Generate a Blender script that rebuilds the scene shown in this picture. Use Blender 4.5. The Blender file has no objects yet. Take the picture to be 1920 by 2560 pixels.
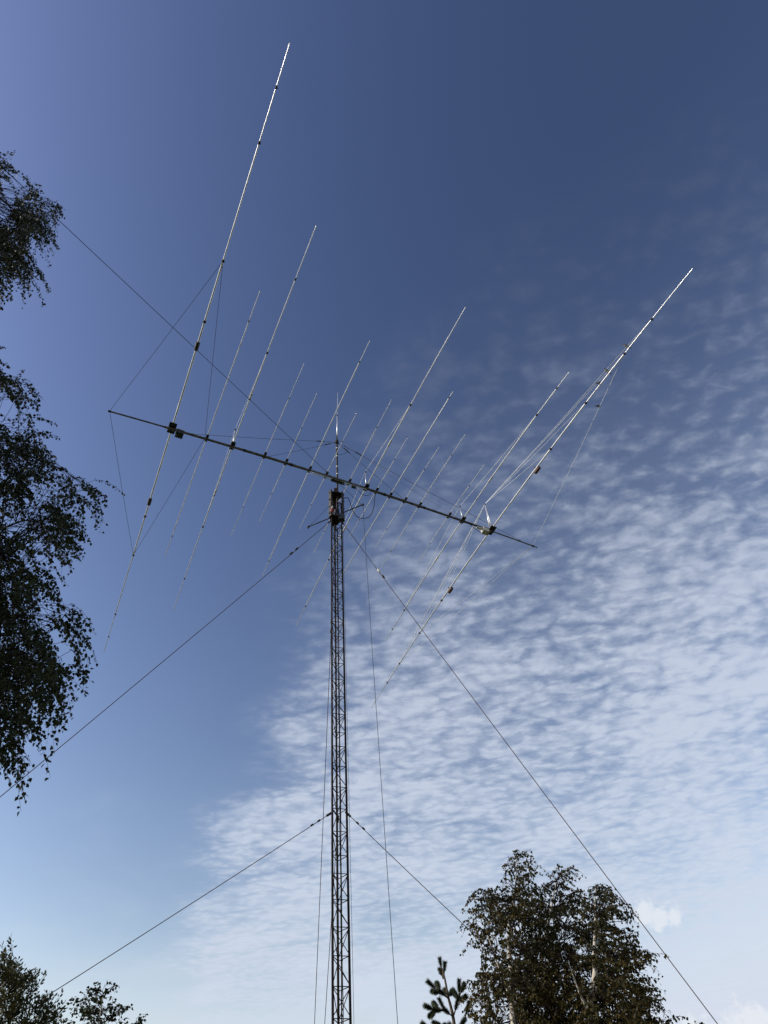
import bpy, math, random, mathutils
import numpy as np
from mathutils import Vector, Matrix

S = bpy.context.scene
C = S.collection
R = math.radians

# ------------------------------------------------------------------ camera
cam_data = bpy.data.cameras.new('camera')
cam = bpy.data.objects.new('camera', cam_data)
C.objects.link(cam)
cam.matrix_world = Matrix(((0.99660853, 0.08228878, 0.0, 0.0),
                           (0.06175682, -0.74794367, -0.66088302, 0.0),
                           (-0.05438326, 0.65864165, -0.75048893, 1.6),
                           (0, 0, 0, 1)))
cam_data.sensor_fit = 'VERTICAL'
cam_data.sensor_height = 36.0
cam_data.sensor_width = 27.0
cam_data.lens = 26.2
cam_data.clip_start = 0.1
cam_data.clip_end = 5000
S.camera = cam

# ------------------------------------------------------------------ light
SUN_AZ, SUN_EL = -105.0, 28.0            # degrees clockwise from +Y, above the horizon
sun_dir = Vector((math.sin(R(SUN_AZ)) * math.cos(R(SUN_EL)), math.cos(R(SUN_AZ)) * math.cos(R(SUN_EL)), math.sin(R(SUN_EL))))
sun_data = bpy.data.lights.new('sun', 'SUN')
sun_data.energy = 3.8
sun_data.angle = R(0.53)
sun_data.color = (1.0, 0.93, 0.84)
sun = bpy.data.objects.new('sun', sun_data)
C.objects.link(sun)
sun.rotation_euler = sun_dir.to_track_quat('Z', 'Y').to_euler()
sun.location = (-60, -16, 40)

S.view_settings.view_transform = 'Standard'
S.view_settings.look = 'None'
S.view_settings.exposure = 0.0
S.view_settings.gamma = 1.0
S.view_settings.use_curve_mapping = False
S.render.engine = 'CYCLES'


class NT:
    """tiny helper for wiring node trees"""
    def __init__(self, tree):
        self.t = tree
        for n in list(tree.nodes):
            tree.nodes.remove(n)

    def n(self, typ, ins=None, **props):
        nd = self.t.nodes.new(typ)
        for k, v in props.items():
            setattr(nd, k, v)
        for k, v in (ins or {}).items():
            if hasattr(v, 'links') or isinstance(v, bpy.types.NodeSocket):
                self.t.links.new(v, nd.inputs[k])
            else:
                nd.inputs[k].default_value = v
        return nd

    def m(self, op, a, b=0.0, clamp=False):
        return self.n('ShaderNodeMath', {0: a, 1: b}, operation=op, use_clamp=clamp).outputs[0]

    def smooth(self, v, a, b, lo=0.0, hi=1.0):
        return self.n('ShaderNodeMapRange', {0: v, 1: a, 2: b, 3: lo, 4: hi}, interpolation_type='SMOOTHSTEP').outputs[0]

    def noise(self, vec, scale, detail=5.0, rough=0.55, dist=0.0):
        return self.n('ShaderNodeTexNoise', {'Vector': vec, 'Scale': scale, 'Detail': detail, 'Roughness': rough, 'Distortion': dist}).outputs[0]


world = bpy.data.worlds.new('World')
S.world = world
world.use_nodes = True
w = NT(world.node_tree)
sky = w.n('ShaderNodeTexSky', sky_type='NISHITA', sun_disc=False)
sky.sun_elevation = R(SUN_EL)
sky.sun_rotation = R(SUN_AZ)
sky.altitude = 100.0
sky.air_density = 1.6
sky.dust_density = 1.0
sky.ozone_density = 2.0
SKY_STRENGTH = 0.08
dirn = w.n('ShaderNodeTexCoord').outputs['Generated']
sep = w.n('ShaderNodeSeparateXYZ', {0: dirn})
dz = w.m('MAXIMUM', sep.outputs[2], 0.03)
cx = w.m('DIVIDE', sep.outputs[0], dz)
cy = w.m('DIVIDE', sep.outputs[1], dz)
deck = w.n('ShaderNodeCombineXYZ', {0: cx, 1: cy, 2: 0.0}).outputs[0]     # point on a flat cloud deck one unit up
# large scale cover: the altocumulus sheet has an edge running away to the north-west
low = w.noise(deck, 1.3, 3.0)
wob = w.m('MULTIPLY', w.m('SUBTRACT', low, 0.5), 0.9)
edge = w.m('ADD', w.m('ADD', cx, w.m('MULTIPLY', cy, 0.36)), wob)
far_fade = w.smooth(w.m('ADD', w.m('ADD', cy, w.m('MULTIPLY', cx, 0.62)), wob), 0.22, 2.0)
cover = w.m('MULTIPLY', w.smooth(edge, 0.02, 0.36), far_fade)
rip = w.n('ShaderNodeMapping', {'Vector': deck, 'Rotation': (0, 0, 0.25), 'Scale': (0.85, 1.15, 1.0)}).outputs[0]
warp = w.n('ShaderNodeTexNoise', {'Vector': rip, 'Scale': 11.0, 'Detail': 4.0, 'Roughness': 0.6}).outputs['Color']
warp = w.n('ShaderNodeVectorMath', {0: warp, 1: (0.5, 0.5, 0.5)}, operation='SUBTRACT').outputs[0]
warp = w.n('ShaderNodeVectorMath', {0: warp, 'Scale': 0.11}, operation='SCALE').outputs[0]
wrip = w.n('ShaderNodeVectorMath', {0: rip, 1: warp}, operation='ADD').outputs[0]
cell = w.n('ShaderNodeTexVoronoi', {'Vector': wrip, 'Scale': 25.0, 'Smoothness': 0.75}, feature='SMOOTH_F1', voronoi_dimensions='2D').outputs['Distance']
rows = w.n('ShaderNodeMapping', {'Vector': wrip, 'Rotation': (0, 0, -0.12), 'Scale': (0.5, 1.35, 1.0)}).outputs[0]
mid = w.noise(rows, 9.0, 5.0, 0.55, 0.1)
fine = w.noise(rip, 40.0, 5.0, 0.6, 0.0)
big = w.noise(deck, 2.0, 4.0, 0.55, 0.3)
tex = w.m('ADD', w.m('MULTIPLY', w.m('SUBTRACT', 0.36, cell), 1.3), w.m('MULTIPLY', w.m('SUBTRACT', mid, 0.5), 2.1))
tex = w.m('ADD', tex, w.m('ADD', w.m('MULTIPLY', w.m('SUBTRACT', fine, 0.5), 1.4), w.m('MULTIPLY', w.m('SUBTRACT', big, 0.5), 2.4)))
puffs = w.smooth(w.m('ADD', tex, w.m('MULTIPLY', w.m('SUBTRACT', cover, 0.55), 0.9)), -0.85, 1.1)
alto = w.m('MULTIPLY', w.smooth(cover, 0.0, 0.95), w.m('ADD', w.m('MULTIPLY', puffs, 0.68), 0.11))
alto = w.m('MULTIPLY', alto, w.smooth(cover, 0.0, 0.08))
alto = w.m('MULTIPLY', alto, w.smooth(sep.outputs[2], 0.02, 0.12))
# thin white veil low over the horizon
veil = w.m('MULTIPLY', w.smooth(w.m('ADD', w.m('ADD', cy, w.m('MULTIPLY', cx, 0.3)), w.m('MULTIPLY', w.m('SUBTRACT', big, 0.5), 3.0)), 1.7, 4.4), 0.72)
fac = w.m('SUBTRACT', 1.0, w.m('MULTIPLY', w.m('SUBTRACT', 1.0, alto), w.m('SUBTRACT', 1.0, veil)))
# camera-like tone response of the clear sky: deeper blue overhead, paler towards the horizon (same curve everywhere)
tone = w.n('ShaderNodeVectorMath', {0: sky.outputs[0], 'Scale': 0.06}, operation='SCALE').outputs[0]
tone = w.n('ShaderNodeGamma', {0: tone, 1: 2.3}).outputs[0]
tone = w.n('ShaderNodeVectorMath', {0: tone, 1: tuple(math.exp(k) / SKY_STRENGTH for k in (3.84, 3.22, 2.88))}, operation='MULTIPLY').outputs[0]
tone = w.n('ShaderNodeVectorMath', {0: tone, 1: tuple(v / SKY_STRENGTH for v in (0.80, 0.84, 0.90))}, operation='MINIMUM').outputs[0]   # the glare round the sun stays white
bg_sky = w.n('ShaderNodeBackground', {'Color': tone, 'Strength': SKY_STRENGTH})
bg_alto = w.n('ShaderNodeBackground', {'Color': (0.640, 0.705, 0.830, 1), 'Strength': 1.0})
mix1 = w.n('ShaderNodeMixShader', {0: fac, 1: bg_sky.outputs[0], 2: bg_alto.outputs[0]})
# cumulus heaps low in the north-north-east
puff = w.n('ShaderNodeMapRange', {0: w.noise(dirn, 55.0, 8.0, 0.65), 1: 0.3, 2: 0.7, 3: -0.75, 4: 0.75}, clamp=False).outputs[0]
heap = None
for az, el, rad in ((15.7, 18.5, 0.011), (16.5, 18.2, 0.013), (17.5, 18.0, 0.010), (15.6, 11.7, 0.013), (16.5, 11.9, 0.016), (17.4, 11.5, 0.014), (19.0, 11.6, 0.016), (20.0, 11.9, 0.018), (21.2, 11.4, 0.02), (24.5, 11.0, 0.03), (30, 12.0, 0.03)):
    c = (math.sin(R(az)) * math.cos(R(el)), math.cos(R(az)) * math.cos(R(el)), math.sin(R(el)))
    dd = w.n('ShaderNodeVectorMath', {0: dirn, 1: c}, operation='DISTANCE').outputs['Value']
    q = w.m('DIVIDE', dd, rad)
    heap = q if heap is None else w.n('ShaderNodeMath', {0: heap, 1: q, 2: 0.4}, operation='SMOOTH_MIN').outputs[0]
heap_fac = w.m('MULTIPLY', w.smooth(w.m('SUBTRACT', heap, puff), 1.35, 0.6), 0.6)
bg_cum = w.n('ShaderNodeBackground', {'Color': (0.86, 0.88, 0.92, 1), 'Strength': 1.0})
mix2 = w.n('ShaderNodeMixShader', {0: heap_fac, 1: mix1.outputs[0], 2: bg_cum.outputs[0]})
w.n('ShaderNodeOutputWorld', {0: mix2.outputs[0]})

# ------------------------------------------------------------------ materials
def material(name, col, col2=None, scale=8.0, rough=0.6, metal=0.0, bump=0.0, spec=0.5, lo=0.4, hi=0.6, stretch=(1, 1, 1), rvar=0.08):
    m = bpy.data.materials.new(name)
    m.use_nodes = True
    k = NT(m.node_tree)
    co = k.n('ShaderNodeTexCoord').outputs['Object']
    co = k.n('ShaderNodeMapping', {'Vector': co, 'Scale': stretch}).outputs[0]
    ns = k.noise(co, scale, 5.0, 0.6)
    f = k.smooth(ns, lo, hi)
    mx = k.n('ShaderNodeMix', {0: f, 6: (*col, 1), 7: (*(col2 or [c * 0.7 for c in col]), 1)}, data_type='RGBA')
    p = k.n('ShaderNodeBsdfPrincipled', {'Base Color': mx.outputs[2], 'Metallic': metal, 'Specular IOR Level': spec})
    rr = k.n('ShaderNodeMapRange', {0: ns, 1: 0.3, 2: 0.7, 3: max(0.05, rough - rvar), 4: min(1, rough + rvar)})
    k.t.links.new(rr.outputs[0], p.inputs['Roughness'])
    if bump:
        b = k.n('ShaderNodeBump', {'Height': ns, 'Strength': bump, 'Distance': 0.02})
        k.t.links.new(b.outputs[0], p.inputs['Normal'])
    k.n('ShaderNodeOutputMaterial', {0: p.outputs[0]})
    return m


def leaf_material(name, cols, trans, scale=1.2, rough=0.58):
    m = bpy.data.materials.new(name)
    m.use_nodes = True
    k = NT(m.node_tree)
    at = k.n('ShaderNodeTexCoord').outputs['Object']
    big = k.noise(at, scale, 3.0, 0.5)
    small = k.noise(at, 38.0, 2.0, 0.5)
    v = k.m('ADD', k.m('MULTIPLY', k.m('SUBTRACT', big, 0.5), 1.6), k.m('ADD', k.m('MULTIPLY', k.m('SUBTRACT', small, 0.5), 2.2), 0.5))
    ramp = k.n('ShaderNodeValToRGB', {0: v})
    el = ramp.color_ramp.elements
    el[0].position, el[1].position = 0.1, 0.9
    el[0].color, el[1].color = (*cols[0], 1), (*cols[-1], 1)
    for i, c in enumerate(cols[1:-1]):
        e = el.new(0.1 + 0.8 * (i + 1) / (len(cols) - 1))
        e.color = (*c, 1)
    p = k.n('ShaderNodeBsdfPrincipled', {'Base Color': ramp.outputs[0], 'Roughness': rough, 'Specular IOR Level': 0.22})
    t = k.n('ShaderNodeBsdfTranslucent', {0: ramp.outputs[0]})
    x = k.n('ShaderNodeMixShader', {0: trans, 1: p.outputs[0], 2: t.outputs[0]})
    k.n('ShaderNodeOutputMaterial', {0: x.outputs[0]})
    return m


M = dict(
    alu=material('weathered_aluminium', (0.74, 0.74, 0.735), (0.60, 0.60, 0.60), 5, 0.36, 0.72, rvar=0.02),
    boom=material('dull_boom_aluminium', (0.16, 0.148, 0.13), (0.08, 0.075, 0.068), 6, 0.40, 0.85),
    dark=material('blackened_clamp_steel', (0.022, 0.020, 0.019), (0.04, 0.034, 0.03), 30, 0.6, 0.1, spec=0.25),
    tower=material('rusty_brown_tower_paint', (0.034, 0.020, 0.016), (0.016, 0.011, 0.010), 5, 0.8, 0.0, 0.15, spec=0.15, lo=0.35, hi=0.65),
    black=material('black_plastic', (0.018, 0.018, 0.019), (0.03, 0.03, 0.03), 20, 0.5),
    coil=material('copper_brown_coil', (0.10, 0.038, 0.024), (0.05, 0.024, 0.018), 30, 0.5),
    box=material('pale_grey_box_plastic', (0.50, 0.49, 0.46), (0.40, 0.39, 0.37), 12, 0.5),
    insul=material('milky_insulator_plastic', (0.70, 0.67, 0.60), (0.55, 0.52, 0.46), 20, 0.4),
    cord=material('pale_polyester_cord', (0.80, 0.81, 0.82), (0.70, 0.71, 0.73), 20, 0.7),
    rope=material('grey_rope', (0.06, 0.065, 0.085), (0.04, 0.043, 0.055), 20, 0.9, spec=0.1),
    guy=material('dark_guy_cable', (0.095, 0.042, 0.032), (0.055, 0.030, 0.025), 3, 0.8, spec=0.15),
    coax=material('black_coax', (0.016, 0.015, 0.015), (0.025, 0.022, 0.022), 12, 0.7, spec=0.2),
    mast=material('dark_mast_steel', (0.024, 0.021, 0.019), (0.04, 0.034, 0.03), 7, 0.6, 0.3),
    white=material('white_tape', (0.78, 0.78, 0.76), (0.65, 0.65, 0.62), 20, 0.6),
    red=material('red_plastic', (0.50, 0.03, 0.025), (0.35, 0.02, 0.02), 20, 0.4),
    bark=material('birch_bark', (0.58, 0.53, 0.46), (0.05, 0.042, 0.035), 4.5, 0.8, 0.0, 0.3, lo=0.52, hi=0.62, stretch=(1.0, 1.0, 0.5)),
    twig=material('brown_twig_bark', (0.016, 0.012, 0.010), (0.028, 0.020, 0.015), 12, 0.9, spec=0.1),
    pinebark=material('pine_bark', (0.10, 0.065, 0.04), (0.05, 0.04, 0.03), 12, 0.85, 0.0, 0.3),
    leaf_dark=leaf_material('dark_birch_leaf', [(0.010, 0.015, 0.005), (0.018, 0.025, 0.007), (0.045, 0.055, 0.015)], 0.15),
    leaf_autumn=leaf_material('autumn_birch_leaf', [(0.014, 0.019, 0.005), (0.034, 0.032, 0.008), (0.12, 0.080, 0.018)], 0.25),
    leaf_shrub=leaf_material('shrub_leaf', [(0.018, 0.024, 0.008), (0.035, 0.040, 0.013), (0.09, 0.075, 0.022)], 0.15),
    needle=leaf_material('pine_needle', [(0.022, 0.034, 0.016), (0.040, 0.055, 0.024), (0.06, 0.07, 0.03)], 0.1),
    bird=material('blue_black_feathers', (0.018, 0.020, 0.030), (0.03, 0.03, 0.04), 60, 0.5),
    belly=material('white_feathers', (0.30, 0.29, 0.28), (0.18, 0.18, 0.18), 60, 0.8),
)

# ------------------------------------------------------------------ mesh helpers
class MB:
    def __init__(self):
        self.v, self.f = [], []

    def tube(self, pts, radii, sides=8, cap=True):
        pts = [Vector(p) for p in pts]
        if not hasattr(radii, '__len__'):
            radii = [radii] * len(pts)
        n0 = len(self.v)
        up = None
        for i, p in enumerate(pts):
            t = (pts[min(i + 1, len(pts) - 1)] - pts[max(i - 1, 0)])
            t = t.normalized() if t.length > 1e-9 else Vector((0, 0, 1))
            if up is None:
                up = Vector((0, 0, 1)) if abs(t.z) < 0.9 else Vector((1, 0, 0))
            a = (up - t * up.dot(t))
            a = a.normalized() if a.length > 1e-6 else t.orthogonal().normalized()
            up = a
            b = t.cross(a)
            for j in range(sides):
                an = 2 * math.pi * j / sides
                self.v.append(p + (a * math.cos(an) + b * math.sin(an)) * radii[i])
        for i in range(len(pts) - 1):
            for j in range(sides):
                q = n0 + i * sides
                self.f.append((q + j, q + (j + 1) % sides, q + sides + (j + 1) % sides, q + sides + j))
        if cap:
            self.f.append(tuple(n0 + j for j in reversed(range(sides))))
            e = n0 + (len(pts) - 1) * sides
            self.f.append(tuple(e + j for j in range(sides)))
        return self

    def box(self, c, size, ax=None, bev=0.12):
        """box with chamfered vertical edges; ax = 3 axis vectors"""
        c = Vector(c)
        X, Y, Z = [Vector(a) for a in (ax or ((1, 0, 0), (0, 1, 0), (0, 0, 1)))]
        hx, hy, hz = [s / 2 for s in size]
        k = bev * min(hx, hy)
        ring = [(hx - k, -hy), (hx, -hy + k), (hx, hy - k), (hx - k, hy), (-hx + k, hy), (-hx, hy - k), (-hx, -hy + k), (-hx + k, -hy)]
        n0 = len(self.v)
        for z in (-hz, hz):
            for x, y in ring:
                self.v.append(c + X * x + Y * y + Z * z)
        for j in range(8):
            self.f.append((n0 + j, n0 + (j + 1) % 8, n0 + 8 + (j + 1) % 8, n0 + 8 + j))
        self.f.append(tuple(n0 + j for j in reversed(range(8))))
        self.f.append(tuple(n0 + 8 + j for j in range(8)))
        return self

    def build(self, name, mat, parent=None, smooth=True, origin=(0, 0, 0)):
        me = bpy.data.meshes.new(name)
        o3 = Vector(origin)
        me.from_pydata([tuple(v - o3) for v in self.v], [], self.f)
        me.materials.append(mat)
        if smooth:
            me.polygons.foreach_set('use_smooth', [len(p.vertices) == 4 for p in me.polygons])
        me.update()
        o = bpy.data.objects.new(name, me)
        C.objects.link(o)
        if parent:
            o.parent = parent
        return o


def tag(o, label=None, cat=None, group=None, kind=None):
    for k, v in (('label', label), ('category', cat), ('group', group), ('kind', kind)):
        if v:
            o[k] = v
    return o


def thing(name, label, cat, loc=(0, 0, 0), rz=0.0, group=None):
    o = bpy.data.objects.new(name, None)
    C.objects.link(o)
    o.location = loc
    o.rotation_euler = (0, 0, rz)
    o.empty_display_size = 0.3
    return tag(o, label, cat, group)


def put(src, name, parent, mat4):
    o = bpy.data.objects.new(name, src)
    C.objects.link(o)
    o.parent = parent
    o.matrix_local = mat4
    return o


def unit_mesh(name, mat, mb):
    me = bpy.data.meshes.new(name)
    me.from_pydata([tuple(v) for v in mb.v], [], mb.f)
    me.materials.append(mat)
    me.polygons.foreach_set('use_smooth', [len(p.vertices) == 4 for p in me.polygons])
    me.update()
    return me


def align(a, b, r):
    """matrix that lays a unit z-cylinder (radius 1, height 1) from a to b with radius r"""
    a, b = Vector(a), Vector(b)
    d = b - a
    q = d.to_track_quat('Z', 'Y').to_matrix().to_4x4()
    return Matrix.Translation(a) @ q @ Matrix.Diagonal((r, r, d.length, 1))


UNIT = MB().tube([(0, 0, 0), (0, 0, 1)], 1.0, 8)

# ------------------------------------------------------------------ ground
def make_ground():
    n, half = 80, 900.0
    v, f = [], []
    rnd = random.Random(3)
    for j in range(n + 1):
        for i in range(n + 1):
            a, b = 2 * i / n - 1, 2 * j / n - 1
            x, y = half * a * abs(a), half * b * abs(b)
            z = -0.02 + 0.03 * math.sin(x * 0.4) * math.cos(y * 0.33) * min(1, (abs(x) + abs(y)) / 12)
            v.append((x, y, z))
    for j in range(n):
        for i in range(n):
            q = j * (n + 1) + i
            f.append((q, q + 1, q + n + 2, q + n + 1))
    me = bpy.data.meshes.new('ground')
    me.from_pydata(v, [], f)
    me.polygons.foreach_set('use_smooth', [True] * len(f))
    g = material('grass_ground', (0.050, 0.070, 0.022), (0.085, 0.080, 0.035), 0.7, 0.95, 0.0, 0.5, lo=0.35, hi=0.7)
    me.materials.append(g)
    o = bpy.data.objects.new('ground', me)
    C.objects.link(o)
    tag(o, 'rough grass ground under the antenna tower', 'ground', kind='structure')


make_ground()

# ------------------------------------------------------------------ lattice tower
TX, TY = -1.70, 17.37
TW = 0.358
TROT = 17.6
LEG_R = TW / math.sqrt(3)


def leg_xy(i, r=LEG_R):
    a = R((210, 330, 90)[i] + TROT)
    return Vector((r * math.cos(a), r * math.sin(a), 0))


TOWER_TOP = 21.9
tower = thing('lattice_tower', 'tall slender three-legged lattice tower of dark rusty steel', 'tower', (TX, TY, 0))
footing = MB()
footing.tube([(0, 0, -0.3), (0, 0, 0.22), (0, 0, 0.25)], [0.62, 0.6, 0.57], 20)
footing.build('concrete_footing', material('concrete', (0.34, 0.33, 0.31), (0.26, 0.25, 0.24), 9, 0.9, 0, 0.2), tower)
levels = []
z = 9.36 - 3.23 * 2
while z > 0.5:
    z -= 3.23
z0 = z + 3.23
sec = z0
while sec < 20.0:
    for k in range(6):
        zz = sec + k * 0.564
        if zz < 20.9:
            levels.append((zz, k))
    sec += 3.23
leg_unit = unit_mesh('leg', M['tower'], MB().tube([(0, 0, t / 40) for t in range(41)], 1.0, 12))
for i in range(3):
    p = leg_xy(i)
    leg = put(leg_unit, 'leg', tower, align((p.x, p.y, 0.2), (p.x, p.y, TOWER_TOP), 0.0265))
    sec = z0 - 0.2
    k = 0
    while sec < 20.5:
        if sec > 0.5:
            fl = MB().tube([(0, 0, 0), (0, 0, 0.02), (0, 0, 0.021), (0, 0, 0.075), (0, 0, 0.076), (0, 0, 0.095)], [0.038, 0.038, 0.029, 0.029, 0.038, 0.038], 10)
            o = fl.build('leg_flange', M['tower'], leg)
            o.matrix_parent_inverse = leg.matrix_local.inverted()
            o.location = (p.x, p.y, sec - 0.05)
        sec += 3.23
brace_unit = unit_mesh('brace', M['tower'], UNIT)
BR = 0.0096
for li, (zz, k) in enumerate(levels):
    for i in range(3):
        a, b = leg_xy(i), leg_xy((i + 1) % 3)
        put(brace_unit, 'horizontal_brace', tower, align((a.x, a.y, zz), (b.x, b.y, zz), BR))
        if k < 5 and li + 1 < len(levels):
            zt = levels[li + 1][0]
            up = (k + i) % 2 == 0
            s, t = (zz + 0.03, zt - 0.03) if up else (zt - 0.03, zz + 0.03)
            put(brace_unit, 'diagonal_brace', tower, align((a.x, a.y, s), (b.x, b.y, t), BR * 0.92))
            if i == 0 and k % 2 == 0:
                n = (b - a).cross(Vector((0, 0, 1))).normalized() * 0.016
                put(brace_unit, 'diagonal_brace', tower, align((a.x + n.x, a.y + n.y, t), (b.x + n.x, b.y + n.y, s), BR * 0.92))

# tower head: cage of flat corner plates, rotator and bearing plate
HZ0, HZ1 = 21.10, 22.52
for i in range(3):
    p = leg_xy(i, LEG_R + 0.055)
    a = R((210, 330, 90)[i] + TROT)
    ax = ((math.cos(a), math.sin(a), 0), (-math.sin(a), math.cos(a), 0), (0, 0, 1))
    MB().box((p.x, p.y, (HZ0 + HZ1) / 2), (0.055, 0.13, HZ1 - HZ0), ax).build('corner_plate', M['dark'], tower, False)
    for zb in (21.25, 21.6, 22.0, 22.36):
        q = leg_xy(i, LEG_R + 0.088)
        MB().tube([(q.x, q.y, zb), (q.x + 0.03 * math.cos(a), q.y + 0.03 * math.sin(a), zb)], 0.02, 6).build('bolt', M['dark'], tower)
for zz, th in ((22.40, 0.03), (21.92, 0.02), (21.12, 0.05)):
    m = MB()
    ring = []
    for i in range(3):
        a = R((210, 330, 90)[i] + TROT)
        c = leg_xy(i, LEG_R + 0.06)
        tdir = Vector((-math.sin(a), math.cos(a), 0))
        ring += [c - tdir * 0.07, c + tdir * 0.07]
    ring = [ring[j] for j in (0, 1, 2, 3, 4, 5)]
    n = len(m.v)
    for dzz in (0, th):
        for q in ring:
            m.v.append(Vector((q.x, q.y, zz + dzz)))
    for j in range(6):
        m.f.append((j, (j + 1) % 6, 6 + (j + 1) % 6, 6 + j))
    m.f.append(tuple(reversed(range(6))))
    m.f.append(tuple(range(6, 12)))
    if zz != 21.92:
        m.build('head_plate', M['tower'], tower, False)
    else:
        for i in range(3):
            a, b = leg_xy(i), leg_xy((i + 1) % 3)
            put(brace_unit, 'horizontal_brace', tower, align((a.x, a.y, zz), (b.x, b.y, zz), 0.016))
for i in range(3):
    a, b = leg_xy(i), leg_xy((i + 1) % 3)
    put(brace_unit, 'diagonal_brace', tower, align((a.x, a.y, 21.95), (b.x, b.y, 22.38), 0.010))
    put(brace_unit, 'diagonal_brace', tower, align((a.x, a.y, 21.88), (b.x, b.y, 21.2), 0.010))
MB().tube([(0.03, 0.02, 21.17), (0.03, 0.02, 21.2), (0.03, 0.02, 21.42), (0.03, 0.02, 21.44), (0.03, 0.02, 21.62), (0.03, 0.02, 21.66)], [0.12, 0.13, 0.13, 0.10, 0.10, 0.06], 16).build('rotator', M['black'], tower)
MB().tube([(0.06, 0.01, 22.42), (0.06, 0.01, 22.45), (0.06, 0.01, 22.60), (0.06, 0.01, 22.62)], [0.10, 0.105, 0.085, 0.05], 14).build('mast_bearing', M['dark'], tower)
MB().box((0.0, -0.05, 22.62), (0.12, 0.06, 0.34)).build('bearing_bracket', M['tower'], tower, False)
for sx, sy, hh in ((-0.2, -0.13, 22.66), (0.24, -0.06, 22.60)):
    MB().tube([(sx, sy, 22.40), (sx, sy, hh)], 0.018, 8).build('stud', M['dark'], tower)
MB().box((0.20, -0.06, 21.14), (0.22, 0.18, 0.26)).build('junction_box', M['black'], tower, False)
arm_a, arm_b = Vector((-1.035, 0.445, 21.37)), Vector((0.985, -0.385, 21.37))
arm = MB().tube([arm_a, arm_a.lerp(arm_b, 0.5), arm_b], 0.020, 10).build('cross_arm', M['tower'], tower)
for q in (arm_a, arm_b):
    d = (arm_b - arm_a).normalized()
    MB().tube([q - d * 0.035, q - d * 0.03, q + d * 0.03, q + d * 0.035], [0.03, 0.042, 0.042, 0.03], 10).build('end_cap', M['dark'], arm)
    MB().tube([q + Vector((0, 0, -0.03)), q + Vector((0, 0, -0.10))], 0.018, 8).build('eye_bolt', M['dark'], arm)
red = MB().tube([(-0.13, -0.22, 21.30), (-0.13, -0.22, 21.33), (-0.12, -0.22, 21.44), (-0.11, -0.22, 21.47)], [0.025, 0.045, 0.045, 0.02], 10).build('pulley', M['red'], tower)
MB().tube([(-0.125, -0.24, 21.45), (-0.10, -0.24, 21.58)], [0.03, 0.022], 8).build('pulley_strap', M['white'], red)

# ------------------------------------------------------------------ multi-element beam antenna on the mast
AO = Vector((-1.64, 17.38, 23.284))
PHI = 0.4939
ant = thing('beam_antenna', 'huge horizontal beam antenna with sixteen rods across one long boom, on the tower top', 'antenna', AO, PHI)
T0, SAG = -0.0856, 0.0038       # the boom is clamped to the camera side of the mast and droops to its ends


def bp(s, dy=0.0, dz=0.0):      # a point on the boom (local x along the boom, y along the rods)
    return Vector((s, T0 + dy, -SAG * s * s + dz))


def boom_r(s):
    a = abs(s)
    return 0.050 if a < 3.6 else 0.045 if a < 6.4 else 0.029


bs = [-8.30, -6.42, -6.40, -6.0, -3.62, -3.60, -1.5, 1.5, 3.60, 3.62, 6.0, 6.62, 6.64, 8.71]
rr = [0.029, 0.029, 0.045, 0.045, 0.045, 0.050, 0.050, 0.050, 0.050, 0.045, 0.045, 0.045, 0.027, 0.026]
fine_s, fine_r = [], []
for i in range(len(bs) - 1):
    n = max(1, int((bs[i + 1] - bs[i]) / 0.6))
    for k in range(n):
        fine_s.append(bs[i] + (bs[i + 1] - bs[i]) * k / n)
        fine_r.append(rr[i] + (rr[i + 1] - rr[i]) * k / n)
fine_s.append(bs[-1]); fine_r.append(rr[-1])
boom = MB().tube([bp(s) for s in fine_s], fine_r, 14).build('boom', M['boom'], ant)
for s in (-8.26, -6.4, -3.6, -1.85, 1.9, 3.6, 6.63, 8.52):
    r = boom_r(s) + 0.008
    MB().tube([bp(s - 0.05), bp(s - 0.045), bp(s + 0.045), bp(s + 0.05)], [r - 0.006, r, r, r - 0.006], 14).build('joint_collar', M['dark'], boom)
    MB().tube([bp(s, 0, r - 0.005), bp(s, 0, r + 0.035)], 0.012, 6).build('collar_bolt', M['dark'], boom)

# mast with the boom plate, stay collar and the thin vertical whip on top
mast = MB().tube([(0, 0, -1.75), (0, 0, -0.4), (0, 0, 0.5), (0, 0, 2.62), (0, 0, 2.63), (0.012, 0, 2.92)], [0.038, 0.038, 0.038, 0.036, 0.028, 0.026], 12).build('mast', M['mast'], ant)
whip = MB().tube([(0.012, 0, 2.75), (0.03, 0, 3.8), (0.032, 0, 4.35), (0.035, 0, 4.36), (0.06, 0, 5.4), (0.085, 0, 6.18)], [0.024, 0.022, 0.021, 0.018, 0.016, 0.013], 10).build('whip_antenna', M['alu'], ant)
MB().tube([(0.033, 0, 4.32), (0.034, 0, 4.40)], 0.026, 8).build('clamp', M['dark'], whip)
for zz in (2.70, 2.86):
    MB().tube([(-0.03, 0.035, zz), (0.05, 0.035, zz)], 0.016, 6).build('clamp', M['mast'], whip)
MB().tube([(0, 0, 2.38), (0, 0, 2.40), (0, 0, 2.54), (0, 0, 2.56)], [0.05, 0.075, 0.075, 0.05], 12).build('stay_collar', M['dark'], ant)
for zz in (2.05, 1.53, 0.87, 0.42):
    MB().tube([(0, 0, zz - 0.025), (0, 0, zz + 0.025)], 0.0405, 12).build('tape_band', M['white'], mast)
MB().box((0, -0.040, -0.02), (0.55, 0.012, 0.30)).build('boom_plate', M['dark'], ant, False)
for s in (-0.2, -0.1, 0.1, 0.2):
    m = MB().tube([(s, -0.03, 0.055), (s, -0.095, 0.062), (s, -0.145, 0.03), (s, -0.145, -0.03), (s, -0.095, -0.062), (s, -0.03, -0.055)], 0.008, 6)
    m.build('u_bolt', M['dark'], ant)
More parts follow.
